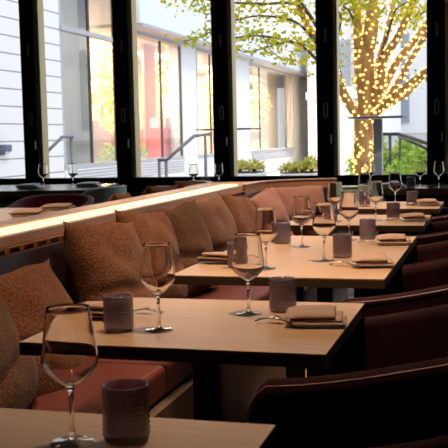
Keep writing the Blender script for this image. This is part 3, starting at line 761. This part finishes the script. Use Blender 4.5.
limb([px(371, 114), px(383, 90, .2), px(397, 62, .3), px(415, 40, .4), px(432, 15, .5), px(450, -20, .6)], .06, .035, 30)
limb([px(371, 116), px(386, 100, .1), px(397, 84, .1), px(412, 58, .1), px(430, 28, .1), px(450, 0, .1)], .05, .03, 28)
limb([px(371, 118), px(386, 104, -.3), px(402, 90, -.4), px(418, 77, -.5), px(436, 64, -.6), px(465, 45, -.7)], .055, .032, 28)
limb([px(371, 118), px(388, 106, .5), px(407, 94, .6), px(425, 76, .7), px(450, 60, .8)], .042, .025, 24)
limb([px(368, 100), px(379, 60, .5), px(388, 30, .6), px(394, 0, .7), px(400, -40, .8)], .05, .03, 16)
tk = trunk.build('trunk_and_limbs', m_bark, tr)
def twig(pts, r0=.012, leafn=60, spread=.25, ls=.085):
    P = smooth_path(pts, 6); n = len(P)
    twigs.tube([p-O for p in P], [r0*(1-.7*i/n) for i in range(n)], 5)
    for k in range(leafn):
        i = random.randint(n//6, n-2); q = P[i].lerp(P[i+1], random.random())
        q = q + Vector((random.gauss(0, spread), random.gauss(0, spread), random.gauss(0, spread*.38)))
        leaves.leaf(q-O, random.uniform(.6, 1.15)*ls, ls*.27)
# branches spreading to the left at different heights, in front of the facade
twig([px(345, 100), px(325, 70, -.5), px(300, 45, -1), px(262, 36, -1.4), px(232, 38, -1.8)], .03, 300, .17)
twig([px(338, 80), px(318, 52, -.5), px(290, 42, -1), px(250, 52, -1.5), px(236, 48, -1.7)], .018, 120, .13)
twig([px(330, 60), px(318, 46, -.5), px(296, 22, -.8), px(260, 16, -1.2), px(228, 22, -1.8)], .03, 260, .2)
twig([px(325, 40), px(300, 6, -.7), px(262, 4, -1.2), px(225, 2, -1.6), px(196, -2, -2)], .03, 420, .26)
twig([px(325, 40), px(290, -8, -.7), px(240, -12, -1.2), px(205, -4, -1.6), px(182, 0, -2)], .03, 200, .2)
twig([px(235, 25, -1.6), px(215, 30, -1.8), px(198, 38, -2), px(183, 41, -2.1)], .012, 95, .10)
twig([px(262, 34, -1.4), px(272, 52, -1.4), px(288, 60, -1.4), px(300, 62, -1.4)], .008, 55, .08)
twig([px(337, 40), px(341, 18, -.5), px(335, 5, -.8), px(345, -8, -.9)], .02, 170, .16)
twig([px(356, 30), px(350, 12, -.5), px(345, 4, -.8), px(380, -6, -.9)], .02, 140, .16)
twig([px(380, 60), px(392, 20, -.5), px(400, 6, -.8), px(430, -4, -.9)], .02, 190, .2)
twig([px(400, 40), px(410, 20, .5), px(425, 12, .8), px(447, 6, .9)], .02, 170, .2)
twig([px(420, 45), px(430, 40, .5), px(442, 60, .8), px(450, 80, .9)], .012, 60, .12)
twig([px(415, 70), px(428, 80, .2), px(444, 96, .3), px(455, 118, .4)], .012, 60, .12)
twig([px(345, 90), px(338, 62, -.2), px(332, 50, -.3)], .012, 40, .12)
twigs.build('twigs', m_twig, tr); leaves.build('leaves', m_leaf, tr)
fb = bulbs.build('fairy_lights', m_bulb, tr); fb['kind'] = 'stuff'

# ---------------------------------------------------------------- shrubs and planters
def shrub(c, rx, ry, rz_, n, mt, label, group, ls=.09):
    t = thing('shrub', label, 'shrub', (c[0], c[1], c[2]), 0, group); lf = MB()
    for k in range(n):
        d = Vector((random.gauss(0, 1), random.gauss(0, 1), random.gauss(0, 1))).normalized(); d.z = abs(d.z)
        f = random.uniform(.55, 1.08)
        lf.leaf((d.x*rx*f, d.y*ry*f, .05+d.z*rz_*f), random.uniform(.7, 1.2)*ls, ls*.3, None)
    lf.build('foliage', mt, t)
    st = MB()
    for k in range(6): a = k*1.05; st.tube([(0, 0, 0), (rx*.4*math.cos(a), ry*.4*math.sin(a), rz_*.7)], [.015, .006], 5)
    st.build('stems', m_twig, t)
def at_ground(u, v, z): 
    d = FW + RT*((u-224)/F_PX) - UP*((v-224)/F_PX); return EYEP + d*((z-EYEP.z)/d.z)
# planters by the middle window and to its right
for (u0, u1, v, Y, lb) in [(233, 262, 168, 15.5, 'low white planter with yellow green shrubs beyond the middle window'), (284, 318, 168, 15.5, 'low white planter with shrubs near the fourth black post')]:
    a, b = uy(u0, v+5, Y), uy(u1, v+5, Y)
    t = thing('planter_box', lb, 'planter', ((a.x+b.x)/2, Y, -.12), 0, 'low white planters')
    MB().box(-(b.x-a.x)/2, (b.x-a.x)/2, -.35, .35, 0, a.z+.12).build('box', m_white, t, .01)
    MB().box(-(b.x-a.x)/2+.04, (b.x-a.x)/2-.04, -.31, .31, a.z+.12, a.z+.14).build('soil', m_soil, t)
for (u, v, lb) in [(240, 172, 'yellow green shrub just right of the middle post'), (254, 172, 'second yellow green shrub from the middle post'), (291, 174, 'low yellow green shrub left in the farther planter'), (300, 173, 'yellow green shrub in the middle of the farther planter'), (312, 172, 'taller yellow green shrub next to the fourth black post')]:
    c = uy(u, v, 15.5); shrub((c.x, 15.5, c.z-.0), .17, .18, .13 if u < 305 else .2, 200, m_shrub, lb, 'yellow green planter shrubs', .075)
# green bank at right
bank = MB(); n = 12
for i in range(n+1):
    u = i/n; x = -3.0+6.5*u
    bank.add([], [])
vs = [(-2.1, 15.2, -.12), (4, 15.2, -.12), (4, 22, -.12), (-2.6, 22, -.12), (-2.1, 16.2, .25), (4, 16.2, .25), (4, 21.5, .85), (-2.6, 21.5, .85)]
bank.add(vs, [(0, 1, 5, 4), (1, 2, 6, 5), (2, 3, 7, 6), (3, 0, 4, 7), (4, 5, 6, 7)])
struct('terrain_bank', bank, m_soil, 'planted bank behind the tree')
hb = []
for j, Y in enumerate((16.0, 17.3, 18.8, 20.4)):
    for i in range(7):
        x = -2.1 + .10*j*-1 + i*.62 + random.uniform(-.1, .1)
        hb.append((x, Y + random.uniform(-.25, .25), .18+.16*j))
words = ['closest row', 'second row', 'third row', 'top row']; cols = ['first', 'second', 'third', 'fourth', 'fifth', 'sixth', 'seventh']
for k, (x, y, z) in enumerate(hb):
    shrub((x, y, z), .36, .42, .34+random.random()*.14, 330, m_hedge, '%s shrub from the tree in the %s of the green bank' % (cols[k % 7], words[k//7]), 'bright green shrubs on the bank', .11)
for (u, v, lb) in [(345, 181, 'low shrub at the left foot of the lit tree'), (378, 180, 'low shrub at the right foot of the lit tree')]:
    c = uy(u, v, 13.3); shrub((c.x, 13.3, c.z-.18), .2, .2, .2, 160, m_shrub, lb, 'yellow green planter shrubs', .07)

for (yy, lb) in [(21.2, 'shrub standing in for the lawn reflected in the second shop window, left'), (22.9, 'shrub standing in for the lawn reflected in the second shop window, right'), (33.6, 'shrub standing in for the lawn reflected in the far shop window, left'), (36.2, 'shrub standing in for the lawn reflected in the far shop window, right')]:
    shrub((-8.75, yy, .5), .28, .6, .5, 220, m_hedge, lb, 'lawn reflections in the shop windows', .12)  # shrubs added to stand in for the lawn mirrored in the glass
# white outdoor chairs
def shell_chair(x, y, label):
    t = thing('outdoor_chair', label, 'chair', (x, y, -.12), R(180), 'white outdoor chairs')
    vs = []; n = 14
    for i in range(n+1):
        a = PI*i/n; cx_, cy_ = .24*math.cos(a), .24*math.sin(a)
        zt = .62+.22*math.sin(a)
        for (o_, z) in ((1, .42), (1.06, zt), (.98, zt), (.92, .44)): vs.append((cx_*o_, cy_*o_, z))
    mb = MB(); mb.add(vs, [(i*4+j, i*4+(j+1) % 4, i*4+4+(j+1) % 4, i*4+4+j) for i in range(n) for j in range(4)], True); mb.build('backrest', m_white, t)
    MB().lathe([(.01, .40), (.24, .41), (.24, .45), (.01, .45)], 20).build('seat', m_white, t)
    for sx, sy_ in ((-.16, -.16), (.16, -.16), (-.16, .16), (.16, .16)): MB().tube([(sx, sy_, .4), (sx*1.3, sy_*1.3, 0)], .012, 6).build('leg', m_greyframe, t)
for (u, v, Y, lb) in [(277, 167, 10.6, 'white outdoor chair between the two planters'), (343, 164, 10.3, 'white outdoor chair left of the lit tree trunk'), (425, 160, 10.8, 'white outdoor chair at the right window edge')]:
    c = uy(u, v, Y); shell_chair(c.x, Y, lb)
t = thing('outdoor_table', 'white outdoor table below the handrail left of the middle post', 'table', (uy(200, 172, 10).x, 10, -.12))
MB().box(-.32, .32, -.3, .3, .80, .83).build('table_slab', m_white, t, .005); MB().tube([(0, 0, 0), (0, 0, .80)], .03, 10).build('post', m_greyframe, t)

# far buildings
tw = thing('stone_building', 'pale stone building with tall thin windows behind the lit tree', 'building', (0, 46, -.12))
MB().box(-9, 14, 0, 6, 0, 22).build('wall', m_tower, tw)
for i in range(16):
    for j in range(4):
        MB().box(-8.5+i*1.4, -8.5+i*1.4+.42, -.06, .02, 1.8+j*5.2, 5.9+j*5.2).build('window', m_towerwin, tw)
MB().box(-9, 14, -.3, 0, 1.0, 1.3).build('ledge', m_concrete, tw)
tag(MB().box(-3.4, 8, 26, 26.5, -.12, 1.15).build('terrace_wall', m_concrete), 'grey concrete terrace wall above the green bank', 'wall')
t2 = thing('white_building', 'white building with grey corner column left of the lit tree', 'building', (-7.2, 38, -.12))
MB().box(0, 3.2, 0, 5, 0, 9).build('wall', m_tower, t2)
MB().box(1.9, 2.6, -.25, 0, 0, 9).build('corner_column', m_greyframe, t2)
MB().box(.6, 1.7, -.05, 0, 3.2, 5.0).build('window', m_towerwin, t2); MB().box(.0, 3.2, -.4, 0, 2.7, 3.0).build('ledge', m_white, t2)
